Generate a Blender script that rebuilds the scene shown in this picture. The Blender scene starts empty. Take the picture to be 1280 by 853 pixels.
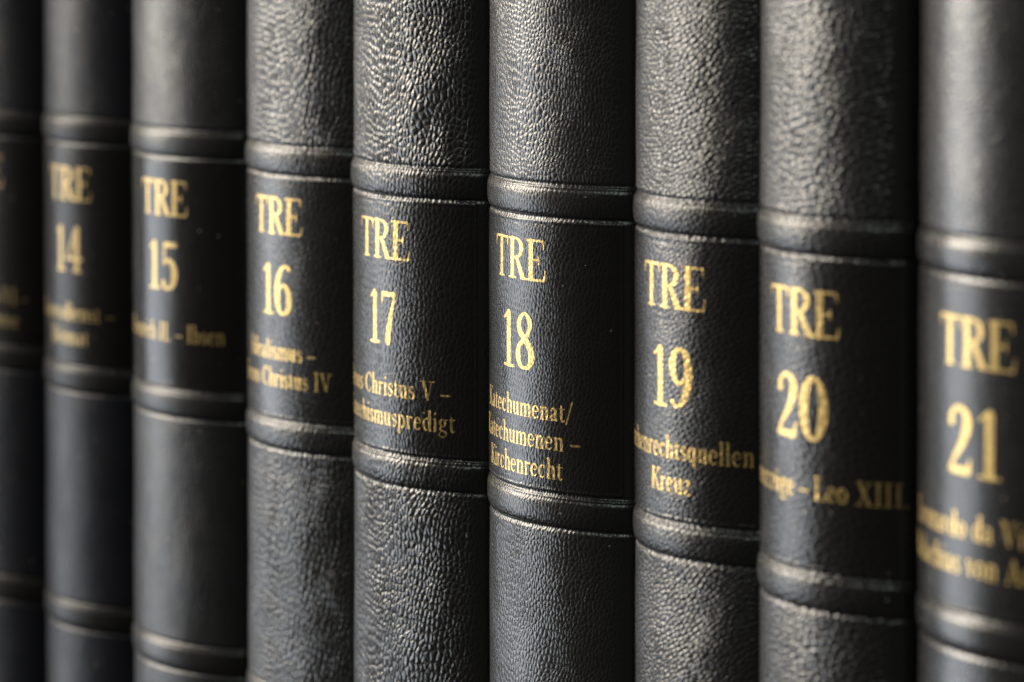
import bpy, math, random
import numpy as np
from mathutils import Vector, Matrix

C = bpy.context.scene.collection
SC = bpy.context.scene
MM = 0.001
R_ = math.radians

# ------------------------------------------------------------------ camera
cam_d = bpy.data.cameras.new('camera')
cam = bpy.data.objects.new('camera', cam_d)
C.objects.link(cam)
PHI, PITCH = R_(56.0), R_(1.8)
fw = Vector((-math.sin(PHI) * math.cos(PITCH), math.cos(PHI) * math.cos(PITCH), -math.sin(PITCH)))
rt = Vector((math.cos(PHI), math.sin(PHI), 0))
up = rt.cross(fw)
cam.matrix_world = Matrix(((rt.x, up.x, -fw.x, 0.60697), (rt.y, up.y, -fw.y, -0.41155),
                           (rt.z, up.z, -fw.z, 0.070096), (0, 0, 0, 1)))
cam_d.sensor_width = 36.0
cam_d.sensor_fit = 'HORIZONTAL'
cam_d.lens = 116.46
cam_d.shift_y = -0.34873
cam_d.clip_start = 0.02
cam_d.clip_end = 20
cam_d.dof.use_dof = True
cam_d.dof.focus_distance = 0.745
cam_d.dof.aperture_fstop = 11.5
cam_d.dof.aperture_blades = 0
SC.camera = cam

# ------------------------------------------------------------------ light
w = bpy.data.worlds.new('World')
SC.world = w
w.use_nodes = True
w.node_tree.nodes['Background'].inputs[0].default_value = (1.0, 0.96, 0.90, 1)
w.node_tree.nodes['Background'].inputs[1].default_value = 0.075


def area(name, pos, target, sx, sy, power, col):
    l = bpy.data.lights.new(name, 'AREA')
    l.shape = 'RECTANGLE'
    l.size, l.size_y, l.energy, l.color = sx, sy, power, col
    o = bpy.data.objects.new(name, l)
    C.objects.link(o)
    d = Vector(target) - Vector(pos)
    o.matrix_world = Matrix.Translation(pos) @ d.to_track_quat('-Z', 'Y').to_matrix().to_4x4()
    return o


def polar(deg, dist, z):
    a = R_(deg)
    return (math.sin(a) * dist, -math.cos(a) * dist, z)


area('window_light', polar(-54, 2.6, 1.14), (0, 0, 0.3), 1.35, 2.1, 235, (1.0, 0.905, 0.765))
area('low_window_light', polar(-54, 2.6, -0.55), (0, 0, -.55), 1.35, 1.1, 31, (0.86, 0.92, 1.0))
area('fill_light', polar(26, 2.2, 1.9), (0, 0, 0), 0.6, 0.4, 12.0, (0.86, 1.0, 0.88))
SC.view_settings.view_transform = 'Standard'
SC.view_settings.look = 'None'
SC.view_settings.exposure = 0
SC.view_settings.gamma = 1
SC.cycles.use_adaptive_sampling = False

# ------------------------------------------------------------------ materials


def nodes_of(name):
    m = bpy.data.materials.new(name)
    m.use_nodes = True
    nt = m.node_tree
    return m, nt, nt.nodes, nt.links, nt.nodes['Principled BSDF']


class G:
    """small helper to write node graphs"""

    def __init__(s, nt):
        s.nt = nt

    def n(s, t, **k):
        x = s.nt.nodes.new(t)
        for a, v in k.items():
            setattr(x, a, v)
        return x

    def put(s, sock, v):
        if isinstance(v, bpy.types.NodeSocket):
            s.nt.links.new(v, sock)
        elif v is not None:
            sock.default_value = v

    def math(s, op, a, b=None, c=None, clamp=False):
        x = s.n('ShaderNodeMath', operation=op, use_clamp=clamp)
        for i, v in enumerate((a, b, c)):
            if v is not None:
                s.put(x.inputs[i], v)
        return x.outputs[0]

    def vmath(s, op, a, b=None):
        x = s.n('ShaderNodeVectorMath', operation=op)
        s.put(x.inputs[0], a)
        if b is not None:
            if op == 'SCALE':
                s.put(x.inputs[3], b)
            else:
                s.put(x.inputs[1], b)
        return x.outputs[0]

    def noise(s, vec, scale, detail=2, rough=.5, col=False):
        x = s.n('ShaderNodeTexNoise')
        s.put(x.inputs['Vector'], vec)
        x.inputs['Scale'].default_value = scale
        x.inputs['Detail'].default_value = detail
        x.inputs['Roughness'].default_value = rough
        return x.outputs['Color' if col else 'Fac']

    def rng(s, v, a, b, c=0., d=1., smooth=True):
        x = s.n('ShaderNodeMapRange', interpolation_type='SMOOTHSTEP' if smooth else 'LINEAR')
        s.put(x.inputs['Value'], v)
        for k, q in zip(('From Min', 'From Max', 'To Min', 'To Max'), (a, b, c, d)):
            x.inputs[k].default_value = q
        return x.outputs[0]

    def mix(s, f, a, b):
        x = s.n('ShaderNodeMix', data_type='RGBA')
        s.put(x.inputs[0], f)
        s.put(x.inputs[6], a)
        s.put(x.inputs[7], b)
        return x.outputs[2]


def grain_height(g, p, amp):
    """leather relief in millimetres from the UV map (millimetres on the skin)"""
    uv = g.n('ShaderNodeUVMap', uv_map='skin').outputs[0]
    off = g.vmath('ADD', uv, (p['seed'] * 37.1, p['seed'] * 91.7, 0))
    # slow bend of the grain direction and small wobble of every cell
    w1 = g.vmath('SUBTRACT', g.noise(off, .055, 2, .5, True), (.5, .5, .5))
    w2 = g.vmath('SUBTRACT', g.noise(off, .55, 2, .6, True), (.5, .5, .5))
    q = g.vmath('ADD', off, g.vmath('ADD', g.vmath('SCALE', w1, p.get('bend', 7.0)), g.vmath('SCALE', w2, p.get('wob', .35))))
    mp = g.n('ShaderNodeMapping')
    g.put(mp.inputs['Vector'], q)
    mp.inputs['Rotation'].default_value = (0, 0, R_(p['rot']))
    sc = g.vmath('MULTIPLY', mp.outputs[0], (1.0 / p['cell'], 1.0 / (p['cell'] * p['asp']), 0))

    def cells(vec, scale, feat):
        x = g.n('ShaderNodeTexVoronoi', feature=feat, voronoi_dimensions='2D')
        g.put(x.inputs['Vector'], vec)
        x.inputs['Scale'].default_value = scale
        x.inputs['Randomness'].default_value = .8
        return x.outputs['Distance']
    edge = g.rng(cells(sc, 1.0, 'DISTANCE_TO_EDGE'), -.10, .48)
    dome = g.math('SUBTRACT', 1.0, g.math('POWER', cells(sc, 1.0, 'F1'), 2.0))
    big = g.math('ADD', g.math('MULTIPLY', edge, 1.0), g.math('MULTIPLY', dome, .7))
    fine = g.rng(cells(g.vmath('ADD', sc, (7.3, 2.2, 0)), 2.3, 'DISTANCE_TO_EDGE'), 0.0, .3)
    # the grain is deeper in some patches than in others
    patch = g.rng(g.noise(off, .09, 2), .3, .72, .86, 1.1)
    h = g.math('MULTIPLY', big, patch)
    h = g.math('MULTIPLY_ADD', fine, .10, h)
    # the grain is stretched flat where the skin turns over the shoulders
    sx = g.n('ShaderNodeSeparateXYZ')
    g.put(sx.inputs[0], uv)
    flat = g.rng(g.math('ABSOLUTE', sx.outputs[0]), p['ua'] * .88, p['ua'] * 1.02, 1.0, .25)
    h = g.math('MULTIPLY', g.math('MULTIPLY', h, flat), amp)
    h = g.math('MULTIPLY_ADD', g.noise(off, 7.0, 2, .6), .006, h)
    h = g.math('MULTIPLY_ADD', g.noise(off, .16, 2, .5), .10, h)
    return off, big, h


def leather(name, p, amp, rough, base=(.0065, .0062, .0062), spec=.55):
    m, nt, N, L, b = nodes_of(name)
    g = G(nt)
    off, big, h = grain_height(g, p, amp)
    bu = g.n('ShaderNodeBump')
    bu.inputs['Strength'].default_value = 1.0
    bu.inputs['Distance'].default_value = MM
    g.put(bu.inputs['Height'], h)
    g.put(b.inputs['Normal'], bu.outputs[0])
    t = g.noise(off, .12, 3, .6)
    col = g.mix(t, (*[c * .7 for c in base], 1), (*[c * 1.45 for c in base], 1))
    # a few grains of dust: one cell in six holds a pale speck
    vo = g.n('ShaderNodeTexVoronoi', feature='F1', voronoi_dimensions='2D')
    g.put(vo.inputs['Vector'], g.vmath('ADD', off, g.vmath('SCALE', g.noise(off, 2.0, 2, .5, True), .25)))
    vo.inputs['Scale'].default_value = .17
    sep = g.n('ShaderNodeSeparateColor')
    g.put(sep.inputs[0], vo.outputs['Color'])
    on = g.math('GREATER_THAN', sep.outputs[0], .84)
    sz = g.math('MULTIPLY_ADD', sep.outputs[1], .028, .012)
    dot = g.math('MULTIPLY', on, g.math('LESS_THAN', vo.outputs['Distance'], sz))
    g.put(b.inputs['Base Color'], g.mix(g.math('MULTIPLY', dot, .8), col, (.30, .28, .25, 1)))
    r = g.math('MULTIPLY_ADD', g.noise(off, .35, 3, .6), .08, rough - .04)
    r = g.math('MULTIPLY_ADD', big, -.04, r)
    g.put(b.inputs['Roughness'], r)
    b.inputs['Specular IOR Level'].default_value = spec
    return m


def gold(name, p, amp, k=1.0):
    m, nt, N, L, b = nodes_of(name)
    g = G(nt)
    off, big, h = grain_height(g, p, amp)
    bu = g.n('ShaderNodeBump')
    bu.inputs['Distance'].default_value = MM
    bu.inputs['Strength'].default_value = .8
    g.put(bu.inputs['Height'], h)
    g.put(b.inputs['Normal'], bu.outputs[0])
    t = g.rng(g.noise(off, 1.3, 3, .6), .3, .7)
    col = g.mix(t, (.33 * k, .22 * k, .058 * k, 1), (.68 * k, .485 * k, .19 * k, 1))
    pits = g.rng(g.noise(off, 5.5, 2, .6), .34, .42)
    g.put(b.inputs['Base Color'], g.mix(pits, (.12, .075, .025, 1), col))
    b.inputs['Metallic'].default_value = .78
    b.inputs['Roughness'].default_value = .38
    return m


def plain(name, col, rough, sc=30, amt=.2):
    m, nt, N, L, b = nodes_of(name)
    g = G(nt)
    co = g.n('ShaderNodeTexCoord').outputs['Object']
    st = g.vmath('MULTIPLY', co, (1, .2, 6))
    t = g.noise(st, sc * 8, 4, .6)
    g.put(b.inputs['Base Color'], g.mix(t, (*[c * (1 - amt) for c in col], 1), (*[c * (1 + amt) for c in col], 1)))
    b.inputs['Roughness'].default_value = rough
    return m


M_PAGES = plain('page_edges', (.62, .56, .43), .8)
M_WOOD = plain('shelf_wood', (.16, .09, .05), .5)

# ------------------------------------------------------------------ glyphs: strokes of changing width
T, H = .082, .030


def arc(cx, cy, rx, ry, a0, a1, rthin, rthick, n=14, e=1.0):
    """elliptic stroke, thick where it runs upright and thin where it runs level"""
    o = []
    for i in range(n + 1):
        a = R_(a0 + (a1 - a0) * i / n)
        k = abs(math.cos(a)) ** 1.3
        o.append((cx + rx * math.cos(a), cy + ry * math.sin(a), rthin + (rthick - rthin) * k))
    return o


def cat(pts, n=6):
    P = [pts[0]] + list(pts) + [pts[-1]]
    o = []
    for i in range(1, len(P) - 2):
        for k in range(n):
            t = k / n
            o.append(tuple(.5 * ((2 * P[i][j]) + (-P[i - 1][j] + P[i + 1][j]) * t
                     + (2 * P[i - 1][j] - 5 * P[i][j] + 4 * P[i + 1][j] - P[i + 2][j]) * t * t
                     + (-P[i - 1][j] + 3 * P[i][j] - 3 * P[i + 1][j] + P[i + 2][j]) * t ** 3) for j in range(3)))
    o.append(tuple(pts[-1]))
    return o


def st(x, y0, y1, r=T):
    return [(x, y0 + r * .8, r), (x, y1 - r * .8, r)]


def sf(x0, x1, y, r=.026):
    return [(x0, y, r), (x1, y, r)]


X = .66            # x-height
t2, h2 = .066, .026
GL = {}


def gl(c, wd, *s):
    GL[c] = (wd, s)


gl(' ', .30)
gl('T', .70, st(.35, .0, 1, T), sf(.21, .49, .028), sf(.04, .66, .968, .034),
   [(.035, .96, .034), (.015, .74, .014)], [(.665, .96, .034), (.685, .74, .014)])
gl('R', .75, st(.20, 0, 1, T), sf(.05, .35, .028), sf(.05, .22, .972),
   cat([(.2, .97, .03), (.40, .965, .034), (.55, .88, .062), (.585, .75, .078), (.54, .61, .058), (.40, .52, .032), (.2, .51, .028)]),
   cat([(.38, .52, .05), (.48, .34, .07), (.60, .12, .078), (.66, .05, .06)]), sf(.56, .78, .028))
gl('E', .68, st(.19, 0, 1, T), sf(.05, .6, .97, .03), sf(.05, .63, .03, .03), sf(.19, .45, .51, .026),
   [(.60, .96, .032), (.625, .73, .014)], [(.63, .04, .034), (.675, .30, .014)],
   [(.45, .52, .03), (.46, .66, .012)], [(.45, .5, .03), (.46, .36, .012)])
gl('1', .48, st(.27, .0, .98, .07), sf(.11, .43, .028, .028), [(.25, .93, .045), (.10, .83, .02)])
gl('2', .52, cat([(.10, .74, .06), (.12, .87, .045), (.25, .965, .034), (.38, .89, .06), (.41, .73, .078), (.34, .5, .06),
                  (.17, .24, .038), (.08, .09, .036)]), [(.09, .06, .055), (.42, .06, .06)], [(.42, .07, .05), (.475, .25, .014)])
gl('3', .52, cat([(.10, .80, .055), (.15, .93, .04), (.26, .965, .034), (.38, .87, .062), (.38, .68, .062), (.28, .55, .035), (.2, .53, .028)]),
   cat([(.25, .54, .03), (.38, .46, .055), (.43, .28, .08), (.36, .1, .055), (.22, .03, .035), (.1, .1, .05), (.09, .18, .055)]))
gl('4', .54, [(.34, .96, .03), (.05, .30, .03)], [(.05, .285, .036), (.50, .285, .036)], st(.36, 0, .98, .07), sf(.24, .48, .028))
gl('5', .52, [(.13, .93, .026), (.11, .53, .026)], [(.14, .925, .052), (.43, .925, .052)],
   cat([(.11, .53, .028), (.22, .61, .036), (.36, .54, .066), (.415, .33, .082), (.36, .12, .06), (.23, .03, .034), (.11, .07, .045), (.09, .15, .055)]))
six = cat([(.42, .90, .045), (.33, .965, .03), (.2, .88, .05), (.105, .65, .075), (.085, .38, .082), (.13, .12, .06), (.26, .03, .03),
           (.385, .12, .06), (.425, .31, .078), (.38, .5, .058), (.27, .59, .032), (.14, .49, .03)])
gl('6', .52, six)
gl('9', .52, [(.52 - x, 1 - y, r) for x, y, r in six])
gl('7', .50, [(.07, .925, .05), (.43, .925, .045)], [(.07, .94, .035), (.045, .74, .014)],
   cat([(.44, .93, .03), (.33, .6, .052), (.24, .25, .075), (.22, .07, .075)]))
gl('8', .52, cat([(.27, .53, .062), (.14, .65, .062), (.115, .82, .058), (.26, .967, .03), (.39, .84, .056), (.375, .67, .045),
                  (.26, .53, .045), (.11, .39, .05), (.085, .22, .072), (.14, .08, .05), (.26, .03, .03), (.38, .08, .052),
                  (.435, .22, .078), (.39, .39, .072), (.27, .53, .062)]))
gl('0', .54, arc(.27, .5, .175, .468, 0, 360, .03, .08, 28))
gl('.', .26, [(.12, .06, .062), (.125, .06, .062)])
gl('/', .40, [(.04, -.1, .034), (.36, 1.03, .034)])
gl('–', .50, [(.04, .33, .048), (.46, .33, .048)])
# capitals of the small lines
c = .074
gl('K', .74, st(.19, 0, 1, c), sf(.04, .34, .028), sf(.04, .34, .972), [(.62, .95, .03), (.22, .47, .03)], sf(.5, .72, .972),
   [(.33, .6, .05), (.63, .05, .075)], sf(.53, .76, .028))
gl('G', .78, cat([(.66, .80, .03), (.52, .94, .034), (.38, .967, .034), (.18, .83, .06), (.10, .5, .08), (.18, .17, .06), (.40, .03, .034), (.56, .06, .034), (.64, .15, .05)]),
   [(.66, .96, .016), (.67, .72, .028)], st(.62, .04, .42, c), sf(.5, .74, .43))
gl('H', .84, st(.2, 0, 1, c), st(.64, 0, 1, c), sf(.2, .64, .51), sf(.05, .35, .028), sf(.05, .35, .972), sf(.49, .79, .028), sf(.49, .79, .972))
gl('I', .40, st(.2, 0, 1, c), sf(.05, .35, .028), sf(.05, .35, .972))
gl('J', .42, cat([(.22, .95, c), (.22, .3, c), (.19, .02, .06), (.08, -.12, .04), (.03, -.08, .05)]), sf(.07, .37, .972))
gl('C', .70, cat([(.60, .78, .034), (.50, .93, .034), (.37, .967, .034), (.18, .83, .06), (.10, .5, .08), (.18, .17, .06), (.38, .03, .034), (.52, .08, .032), (.62, .24, .026)]),
   [(.61, .96, .016), (.62, .72, .03)])
gl('V', .74, [(.15, .95, c), (.38, .08, .06)], [(.58, .95, .03), (.38, .06, .03)], sf(.02, .3, .972), sf(.47, .72, .972))
gl('L', .62, st(.19, 0, 1, c), sf(.04, .36, .972), sf(.04, .56, .03, .03), [(.56, .04, .034), (.61, .32, .014)])
gl('X', .74, [(.17, .95, c), (.56, .05, c)], [(.57, .95, .03), (.15, .05, .03)], sf(.03, .31, .972), sf(.46, .70, .972), sf(.03, .28, .028), sf(.42, .72, .028))
gl('M', .98, [(.17, .95, .032), (.15, .05, .03)], [(.19, .93, c), (.47, .1, .06)], [(.76, .93, .034), (.48, .08, .03)], st(.79, 0, 1, c),
   sf(.04, .2, .972), sf(.04, .28, .028), sf(.66, .94, .028), sf(.78, .94, .972))
gl('A', .76, [(.38, .97, .03), (.14, .05, .03)], [(.38, .93, .055), (.60, .07, c)], sf(.23, .52, .33), sf(.03, .26, .028), sf(.47, .74, .028))
# lower case


def ser(x, y=.022, a=.1, b=.1):
    return sf(x - a, x + b, y, .022)


def flag(x, y):
    return [(x, y - .05, .045), (x - .1, y - .045, .02)]


def hump(x0, x1):
    return cat([(x0, X - .16, .028), (x0 + .1, X - .05, .034), (x1 - .07, X - .045, .056), (x1, X - .17, t2), (x1, .06, t2)])


gl('n', .56, st(.14, 0, X, t2), flag(.12, X), hump(.16, .42), ser(.14), ser(.42))
gl('m', .84, st(.14, 0, X, t2), flag(.12, X), hump(.16, .42), hump(.44, .70), ser(.14), ser(.42), ser(.70))
gl('h', .56, st(.14, 0, 1.04, t2), flag(.12, 1.04), hump(.16, .42), ser(.14), ser(.42))
gl('u', .56, cat([(.14, X - .06, t2), (.14, .22, t2), (.2, .06, .052), (.3, .05, .032), (.4, .16, .028)]), st(.42, 0, X, t2), flag(.12, X), flag(.4, X), [(.42, .03, .04), (.52, .02, .02)])
GL['ü'] = (.56, GL['u'][1] + ([(.19, .87, .052), (.195, .87, .052)], [(.38, .87, .052), (.385, .87, .052)]))
gl('r', .42, st(.14, 0, X, t2), flag(.12, X), cat([(.16, X - .18, .028), (.24, X - .06, .034), (.35, X - .07, .058)]), ser(.14))
gl('i', .30, st(.15, 0, X, t2), flag(.13, X), ser(.15), [(.14, .90, .062), (.145, .90, .062)])
gl('l', .30, st(.15, 0, 1.04, t2), flag(.13, 1.04), ser(.15))
gl('e', .50, cat([(.1, .36, .028), (.40, .37, .028), (.38, .52, .05), (.26, X - .025, .03), (.13, .53, .056), (.09, .32, t2), (.14, .11, .056), (.27, .03, .034), (.41, .13, .026)]))
gl('c', .47, cat([(.38, .50, .052), (.34, .6, .034), (.25, X - .025, .03), (.13, .53, .056), (.09, .32, t2), (.14, .11, .056), (.26, .03, .034), (.40, .13, .026)]))
gl('o', .53, arc(.265, X / 2, .17, X / 2 - .028, 0, 360, .028, t2, 24))
gl('a', .50, cat([(.11, .50, .05), (.14, .60, .034), (.23, X - .025, .03), (.33, .55, .06), (.34, .4, t2), (.34, .12, t2), (.39, .03, .04), (.46, .06, .022)]),
   cat([(.34, .38, .028), (.2, .31, .034), (.11, .2, .06), (.14, .06, .05), (.22, .04, .034), (.33, .13, .026)]))
gl('t', .36, cat([(.15, .80, .022), (.16, .6, .055), (.155, .2, t2), (.19, .05, .05), (.26, .03, .034), (.33, .10, .022)]), sf(.05, .32, X - .03, .026))
gl('s', .42, cat([(.34, .50, .03), (.29, .61, .03), (.2, X - .025, .032), (.1, .54, .052), (.12, .42, .058), (.25, .32, .066), (.34, .2, .058), (.3, .07, .045), (.2, .025, .03), (.11, .06, .03), (.07, .18, .03)]))
gl('d', .56, st(.42, 0, 1.04, t2), flag(.4, 1.04), cat([(.42, .5, .028), (.28, X - .03, .032), (.14, .53, .056), (.1, .32, t2), (.14, .12, .056), (.25, .035, .034), (.4, .15, .028)]), [(.42, .03, .04), (.52, .02, .02)])
gl('b', .56, st(.14, 0.0, 1.04, t2), flag(.12, 1.04), cat([(.15, .48, .028), (.28, X - .03, .034), (.41, .53, .056), (.45, .33, t2), (.41, .12, .056), (.28, .03, .032), (.15, .12, .026)]))
gl('p', .56, st(.14, -.26, X, t2), flag(.12, X), ser(.14, -.24), cat([(.15, .5, .028), (.28, X - .03, .034), (.41, .53, .056), (.45, .33, t2), (.41, .12, .056), (.28, .03, .032), (.15, .12, .026)]))
gl('q', .56, st(.42, -.26, X, t2), ser(.42, -.24), cat([(.42, .5, .028), (.28, X - .03, .032), (.14, .53, .056), (.1, .32, t2), (.14, .12, .056), (.25, .035, .034), (.4, .15, .028)]))
gl('g', .52, arc(.23, .45, .125, .185, 0, 360, .026, .056, 20), [(.32, .6, .026), (.46, .63, .034)],
   cat([(.16, .28, .026), (.1, .19, .034), (.14, .1, .045), (.30, .06, .055), (.41, -.02, .05), (.40, -.15, .04), (.26, -.24, .03), (.1, -.2, .036), (.07, -.1, .036), (.14, -.01, .026)]))
gl('v', .50, [(.11, X - .05, t2 * .95), (.26, .06, .05)], [(.41, X - .04, .026), (.26, .04, .026)], sf(.01, .22, X - .022, .022), sf(.32, .5, X - .022, .022))
gl('w', .74, [(.11, X - .05, t2 * .9), (.25, .06, .045)], [(.37, X - .04, .026), (.25, .04, .026)], [(.37, X - .05, t2 * .9), (.51, .06, .045)], [(.65, X - .04, .026), (.51, .04, .026)], sf(.01, .2, X - .022, .022), sf(.56, .74, X - .022, .022))
gl('z', .46, sf(.08, .38, X - .03, .03), sf(.07, .38, .032, .032), [(.37, X - .04, .04), (.09, .04, .04)], [(.075, X - .03, .03), (.06, .48, .014)], [(.39, .03, .03), (.41, .2, .014)])

_cache = {}


def glyph_mesh(ch, cell, fat):
    """outline of the union of the strokes, cut into small cells so that it can follow the round spine"""
    key = (ch, cell, fat)
    if key in _cache:
        return _cache[key]
    wd, strokes = GL[ch]
    if not strokes:
        _cache[key] = ([], [])
        return _cache[key]
    x0, x1, y0, y1 = -.12, wd + .14, -.36, 1.16
    nx, ny = int((x1 - x0) / cell) + 1, int((y1 - y0) / cell) + 1
    gx, gy = x0 + np.arange(nx) * cell, y0 + np.arange(ny) * cell
    PX, PY = np.meshgrid(gx, gy, indexing='ij')
    D = np.full(PX.shape, 9.)
    for s in strokes:
        for (ax, ay, ar), (bx, by, br) in zip(s[:-1], s[1:]):
            dx, dy = bx - ax, by - ay
            L2 = dx * dx + dy * dy + 1e-9
            t = np.clip(((PX - ax) * dx + (PY - ay) * dy) / L2, 0, 1)
            d = np.hypot(PX - ax - t * dx, PY - ay - t * dy) - (ar + (br - ar) * t) - fat
            D = np.minimum(D, d)
    vs, fs, idx = [], [], {}

    def vid(k, p):
        if k not in idx:
            idx[k] = len(vs)
            vs.append(p)
        return idx[k]
    for i in range(nx - 1):
        for j in range(ny - 1):
            cs = ((i, j), (i + 1, j), (i + 1, j + 1), (i, j + 1))
            dv = [D[q] for q in cs]
            if min(dv) >= 0:
                continue
            poly = []
            for k in range(4):
                a, b = cs[k], cs[(k + 1) % 4]
                da, db = dv[k], dv[(k + 1) % 4]
                if da < 0:
                    poly.append(vid(a, (gx[a[0]], gy[a[1]])))
                if (da < 0) != (db < 0):
                    t = da / (da - db)
                    e = (min(a, b), max(a, b), 'e')
                    poly.append(vid(e, (gx[a[0]] + t * (gx[b[0]] - gx[a[0]]), gy[a[1]] + t * (gy[b[1]] - gy[a[1]]))))
            if len(poly) >= 3:
                fs.append(poly)
    _cache[key] = (vs, fs)
    return _cache[key]


# ------------------------------------------------------------------ the round spine
BETA = R_(45)
SH = 5.0


class Spine:
    def __init__(s, W, rnd):
        s.W = W
        s.R = (W / 2 - SH * (1 - math.sin(BETA))) / math.sin(BETA)
        s.ua = s.R * BETA                     # end of the main arc
        s.ub = s.ua + SH * (math.pi / 2 - BETA)  # end of the shoulder
        s.ph = rnd.uniform(0, 6)

    def at(s, u):
        """(x, y, normal angle) of the skin at arc length u, millimetres"""
        a, sg = abs(u), 1 if u >= 0 else -1
        if a <= s.ua:
            t = a / s.R
            return sg * s.R * math.sin(t), s.R - s.R * math.cos(t), sg * t
        x0, y0 = s.R * math.sin(BETA), s.R - s.R * math.cos(BETA)
        if a <= s.ub:
            t = BETA + (a - s.ua) / SH
            return sg * (x0 + SH * (math.sin(t) - math.sin(BETA))), y0 + SH * (math.cos(BETA) - math.cos(t)), sg * t
        return sg * s.W / 2, y0 + SH * math.cos(BETA) + (a - s.ub), sg * math.pi / 2

    def p(s, u, v, h=0.):
        x, y, t = s.at(u)
        # hand-bound skin is never a perfect cylinder
        h += .10 * math.sin(v * .055 + s.ph) * math.cos(u * .09 + s.ph) + .05 * math.sin(v * .17 + u * .11 + 2 * s.ph)
        return ((x + h * math.sin(t)) * MM, (y - h * math.cos(t)) * MM, v * MM)


def link(name, verts, faces, mat, parent, uvs=None, smooth=True):
    me = bpy.data.meshes.new(name)
    me.from_pydata(verts, [], faces)
    if uvs is not None:
        ul = me.uv_layers.new(name='skin')
        li = np.zeros(len(me.loops), dtype=np.int32)
        me.loops.foreach_get('vertex_index', li)
        ul.data.foreach_set('uv', np.array(uvs, dtype=np.float32)[li].ravel())
    me.materials.append(mat)
    if smooth:
        me.polygons.foreach_set('use_smooth', [True] * len(me.polygons))
    me.update()
    o = bpy.data.objects.new(name, me)
    C.objects.link(o)
    o.parent = parent
    return o


def skin_sheet(name, sp, us, vs, hfun, mat, parent):
    V, UV, F = [], [], []
    for v in vs:
        for u in us:
            V.append(sp.p(u, v, hfun(u, v)))
            UV.append((u, v))
    n = len(us)
    for j in range(len(vs) - 1):
        for i in range(n - 1):
            F.append((j * n + i, j * n + i + 1, (j + 1) * n + i + 1, (j + 1) * n + i))
    return link(name, V, F, mat, parent, UV)


def band_h(d):
    """section through a raised band; d is the distance above its middle, millimetres"""
    d = d / 1.08
    a = abs(d)
    h = 0.
    if a < 3.15:
        h += .60 * (1 - (a / 3.15) ** 2.4) ** .8
    h -= .34 * math.exp(-((a - 3.5) / .44) ** 2)
    h += .015 * math.exp(-((a - 4.3) / .45) ** 2)
    if d > 0:
        h -= .16 * math.exp(-((a - 2.45) / .26) ** 2)
    return h


BAND_E = 3.73       # the band's own mesh ends in the bottom of its groove
TOP, BOTTOM = 74.0, -196.0


def box(name, x0, x1, y0, y1, z0, z1, mat, parent, bev=.8):
    import bmesh
    bm = bmesh.new()
    bmesh.ops.create_cube(bm, size=1)
    for v in bm.verts:
        v.co = Vector(((x0 + x1) / 2 + v.co.x * (x1 - x0), (y0 + y1) / 2 + v.co.y * (y1 - y0), (z0 + z1) / 2 + v.co.z * (z1 - z0)))
    if bev:
        bmesh.ops.bevel(bm, geom=bm.edges[:], offset=bev, segments=3, affect='EDGES', profile=.5)
    ul = bm.loops.layers.uv.new('skin')
    for f in bm.faces:
        for l in f.loops:
            l[ul].uv = (l.vert.co.y + l.vert.co.x, l.vert.co.z)
    bmesh.ops.scale(bm, vec=(MM, MM, MM), verts=bm.verts)
    me = bpy.data.meshes.new(name)
    bm.to_mesh(me)
    bm.free()
    me.materials.append(mat)
    o = bpy.data.objects.new(name, me)
    C.objects.link(o)
    o.parent = parent
    return o


def lettering(name, sp, text, base, cap, width, uc, lift, mat, parent, cell, fat=0., gap=.0, ampl=0.):
    total = sum(GL[ch][0] + gap for ch in text) - gap
    kx = width / total
    V, UV, F = [], [], []
    x = uc - width / 2
    for ch in text:
        vs, fs = glyph_mesh(ch, cell, fat)
        o = len(V)
        for gx, gy in vs:
            u, v = x + gx * kx, base + gy * cap
            V.append(sp.p(u, v, lift))
            UV.append((u, v))
        F += [tuple(o + q for q in f) for f in fs]
        x += (GL[ch][0] + gap) * kx
    return link(name, V, F, mat, parent, UV)


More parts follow.
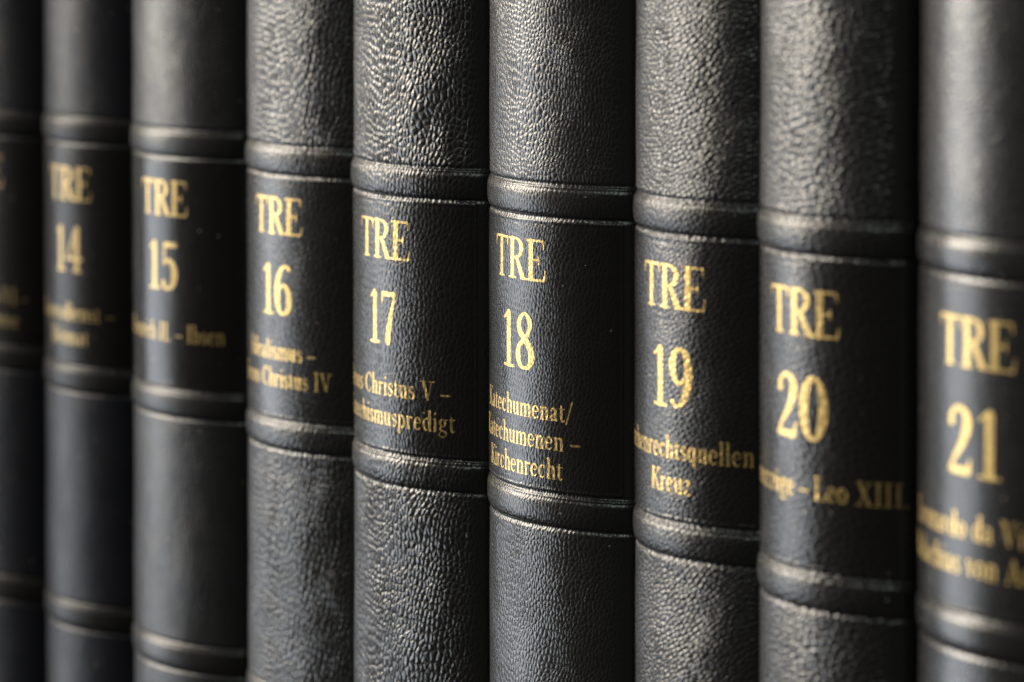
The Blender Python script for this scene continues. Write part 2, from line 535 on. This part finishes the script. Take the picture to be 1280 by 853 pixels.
def book(num, Xc, W, uc, Y, dz, bands, label, lines, grain, tre_v=-19.1, num_v=-39.4):
    rnd = random.Random(num * 7)
    sp = Spine(W, rnd)
    root = bpy.data.objects.new('book', None)
    C.objects.link(root)
    root.location = (Xc * MM, Y * MM, dz * MM)
    root.empty_display_size = .01
    root['label'] = label
    root['category'] = 'book'
    root['group'] = 'black leather volumes standing in a row'
    g = dict(grain)
    g['seed'] = num
    g['ua'] = sp.ua
    m_skin = leather('black_leather_%d' % num, g, g['amp'], g['rough'], base=g.get('base', (.0065, .0062, .0062)), spec=g.get('spec', .55))  # spec is set low on the leftmost volumes to imitate light falling off
    m_label = leather('smooth_black_leather_%d' % num, g, g['lamp'], g['lrough'], base=(.0045, .004, .0038), spec=g.get('spec', .55) * .8)
    m_band = leather('worn_black_leather_%d' % num, g, g['amp'] * .55, g['rough'] - .01, spec=g.get('spec', .55) * .75)
    m_gold = gold('gold_foil_%d' % num, g, g['lamp'] * 1.1, {13: .35, 14: .5, 15: .75}.get(num, 1.0))  # foil colour darkened on the leftmost volumes in place of dimmer light

    us = sorted(set([-sp.ub - 8, -sp.ub - 3] + list(np.linspace(-sp.ub, -sp.ua, 8)) + list(np.linspace(-sp.ua, sp.ua, 72))
                    + list(np.linspace(sp.ua, sp.ub, 8)) + [sp.ub + 3, sp.ub + 8]))

    def fade(u):     # bands sink into the skin at the shoulders
        a = (abs(u) - sp.ua * .98) / (sp.ub - sp.ua * .98)
        return 1 - min(1, max(0, a)) ** 2 * .8

    def hf(u, v):
        h = 0.
        for b in bands:
            d = v - b
            if abs(d) < 7:
                h += band_h(d) * fade(u)
        return h
    # the spine: every panel between two bands, in one skin
    vs = set(np.linspace(BOTTOM, TOP, 120))
    for b in bands:
        for d in np.linspace(3.5, 6.8, 23):
            vs |= {b + d, b - d}
    vs = sorted(v for v in vs if all(abs(v - b) > 3.3 for b in bands))
    segs, cur = [], [vs[0]]
    for a, b_ in zip(vs[:-1], vs[1:]):
        if any(a < b < b_ for b in bands):
            segs.append(cur)
            cur = []
        cur.append(b_)
    segs.append(cur)
    V, UV, F = [], [], []
    n = len(us)
    for sgm in segs:
        o = len(V)
        for v in sgm:
            for u in us:
                V.append(sp.p(u, v, hf(u, v)))
                UV.append((u, v))
        for j in range(len(sgm) - 1):
            for i in range(n - 1):
                F.append((o + j * n + i, o + j * n + i + 1, o + (j + 1) * n + i + 1, o + (j + 1) * n + i))
    link('spine', V, F, m_skin, root, UV)
    for b in bands:
        dv = [BAND_E * math.sin(t) for t in np.linspace(-math.pi / 2, math.pi / 2, 41)]
        skin_sheet('raised_band', sp, us, [b + d for d in dv], lambda u, v: hf(u, v) + .004, m_band, root)
    # the title label between the first two bands, pressed smooth, with a fine rim
    lw = sp.ua * .985
    v1, v0 = bands[0] - 4.3, bands[1] + 4.1
    lu = sorted(set(list(np.linspace(-lw, lw, 64)) + [s * (lw - d) for s in (-1, 1) for d in (.15, .3, .5, .7, .9, 1.2, 1.6)]))
    lv = sorted(set(list(np.linspace(v0, v1, 60)) + [v0 + d for d in (.15, .3, .5, .7, .9, 1.2)] + [v1 - d for d in (.15, .3, .5, .7, .9, 1.2)]))

    def lh(u, v):
        e = min(lw - abs(u), v - v0, v1 - v)
        r = .05 * math.exp(-((e - .45) / .25) ** 2) - .06 * math.exp(-((e - 1.0) / .25) ** 2)
        return hf(u, v) + (.09 if e > .05 else -.08) + r
    skin_sheet('title_label', sp, lu, lv, lh, m_label, root)
    lift = .12
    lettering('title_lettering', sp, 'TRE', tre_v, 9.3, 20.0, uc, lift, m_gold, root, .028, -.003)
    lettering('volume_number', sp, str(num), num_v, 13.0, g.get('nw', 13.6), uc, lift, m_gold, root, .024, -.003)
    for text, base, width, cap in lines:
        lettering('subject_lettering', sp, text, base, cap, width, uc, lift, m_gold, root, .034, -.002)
    # boards and pages behind the spine
    yb = sp.at(sp.ub)[1] + 4
    box('cover', -W / 2 + .3, -W / 2 + 3.2, yb, yb + 160, BOTTOM, TOP, m_skin, root)
    box('cover', W / 2 - 3.2, W / 2 - .3, yb, yb + 160, BOTTOM, TOP, m_skin, root)
    box('text_block', -W / 2 + 3.3, W / 2 - 3.3, yb - 6, yb + 155, BOTTOM + 3, TOP - 3, M_PAGES, root, 0)
    return root


def gr(rot, cell, asp, amp, lamp, rough=.33, lrough=.30, **k):
    return dict(rot=rot, cell=cell, asp=asp, amp=amp, lamp=lamp, rough=rough, lrough=lrough, **k)


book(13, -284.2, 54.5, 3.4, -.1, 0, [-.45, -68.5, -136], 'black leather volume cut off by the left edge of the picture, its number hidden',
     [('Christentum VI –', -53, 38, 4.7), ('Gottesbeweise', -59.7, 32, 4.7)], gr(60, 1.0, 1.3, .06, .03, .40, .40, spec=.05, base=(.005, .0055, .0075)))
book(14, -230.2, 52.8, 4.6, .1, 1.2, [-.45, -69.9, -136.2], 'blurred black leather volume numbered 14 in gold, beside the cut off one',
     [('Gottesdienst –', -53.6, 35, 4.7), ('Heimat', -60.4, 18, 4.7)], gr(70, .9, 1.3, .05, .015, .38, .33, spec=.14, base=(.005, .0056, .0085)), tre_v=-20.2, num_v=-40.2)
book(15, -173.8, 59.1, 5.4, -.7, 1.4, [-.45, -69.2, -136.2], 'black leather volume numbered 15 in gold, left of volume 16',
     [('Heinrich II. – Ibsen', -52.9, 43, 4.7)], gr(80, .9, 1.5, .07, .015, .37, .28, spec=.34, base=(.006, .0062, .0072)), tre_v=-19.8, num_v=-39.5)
book(16, -115.2, 57.3, 3.5, 1.5, .6, [-.45, -69.4, -137], 'black pebbled leather volume numbered 16 in gold, slightly blurred beside volume 17',
     [('Idealismus –', -50.6, 28, 4.7), ('Jesus Christus IV', -57.4, 37.5, 4.7)], gr(12, 1.35, 1.35, .14, .055, .35, .31))
book(17, -57.8, 56.9, 1.6, -1.5, 0, [-.45, -68.6, -137], 'black leather volume numbered 17 in gold, with coarse upright pebble grain',
     [('Jesus Christus V –', -51.4, 42.5, 4.7), ('Katechismuspredigt', -58.4, 45, 4.7)], gr(10, 1.2, 1.5, .16, .065, .33, .30, nw=12.2))
book(18, -1.1, 55.5, -.6, .1, 0, [-.45, -68.9, -137.5], 'black leather volume numbered 18 in gold, in sharp focus at the centre',
     [('Katechumenat/', -49.0, 35, 4.5), ('Katechumenen –', -55.5, 38.5, 4.5), ('Kirchenrecht', -61.9, 29.6, 4.5)], gr(12, .95, 1.5, .075, .042, .33, .29), tre_v=-18.6, num_v=-38.6)
book(19, 50.8, 47.5, 1.6, 2.2, .2, [-.45, -68.3, -137], 'black leather volume numbered 19 in gold, with wavy grain right of volume 18',
     [('Kirchenrechtsquellen –', -51.3, 50, 4.7), ('Kreuz', -58.4, 13, 4.7)], gr(60, 1.0, 1.5, .135, .075, .34, .30, bend=5, wob=.2), tre_v=-19.8, num_v=-40.6)
book(20, 98.0, 46.2, 1.7, -1.1, .6, [-.45, -70.3, -138], 'black leather volume numbered 20 in gold, with deep level creases in its grain',
     [('Kreuzzüge – Leo XIII.', -52.2, 48.6, 4.7)], gr(72, 1.35, 1.4, .15, .075, .34, .30, bend=5, wob=.2, nw=15.5), tre_v=-20.2, num_v=-40.8)
book(21, 148.6, 54.4, 1.1, -.6, .8, [-.45, -70.6, -138.6], 'black leather volume numbered 21 in gold, large and blurred at the right edge',
     [('Leonardo da Vinci –', -52.8, 46, 4.7), ('Malachias von Armagh', -59.6, 52, 4.7)], gr(85, 1.1, 1.5, .045, .02, .31, .33, nw=15), tre_v=-20.8, num_v=-41)

shelf = box('shelf', -420, 290, -12, 235, BOTTOM - 22, BOTTOM, M_WOOD, None, 1.2)
shelf['kind'] = 'structure'
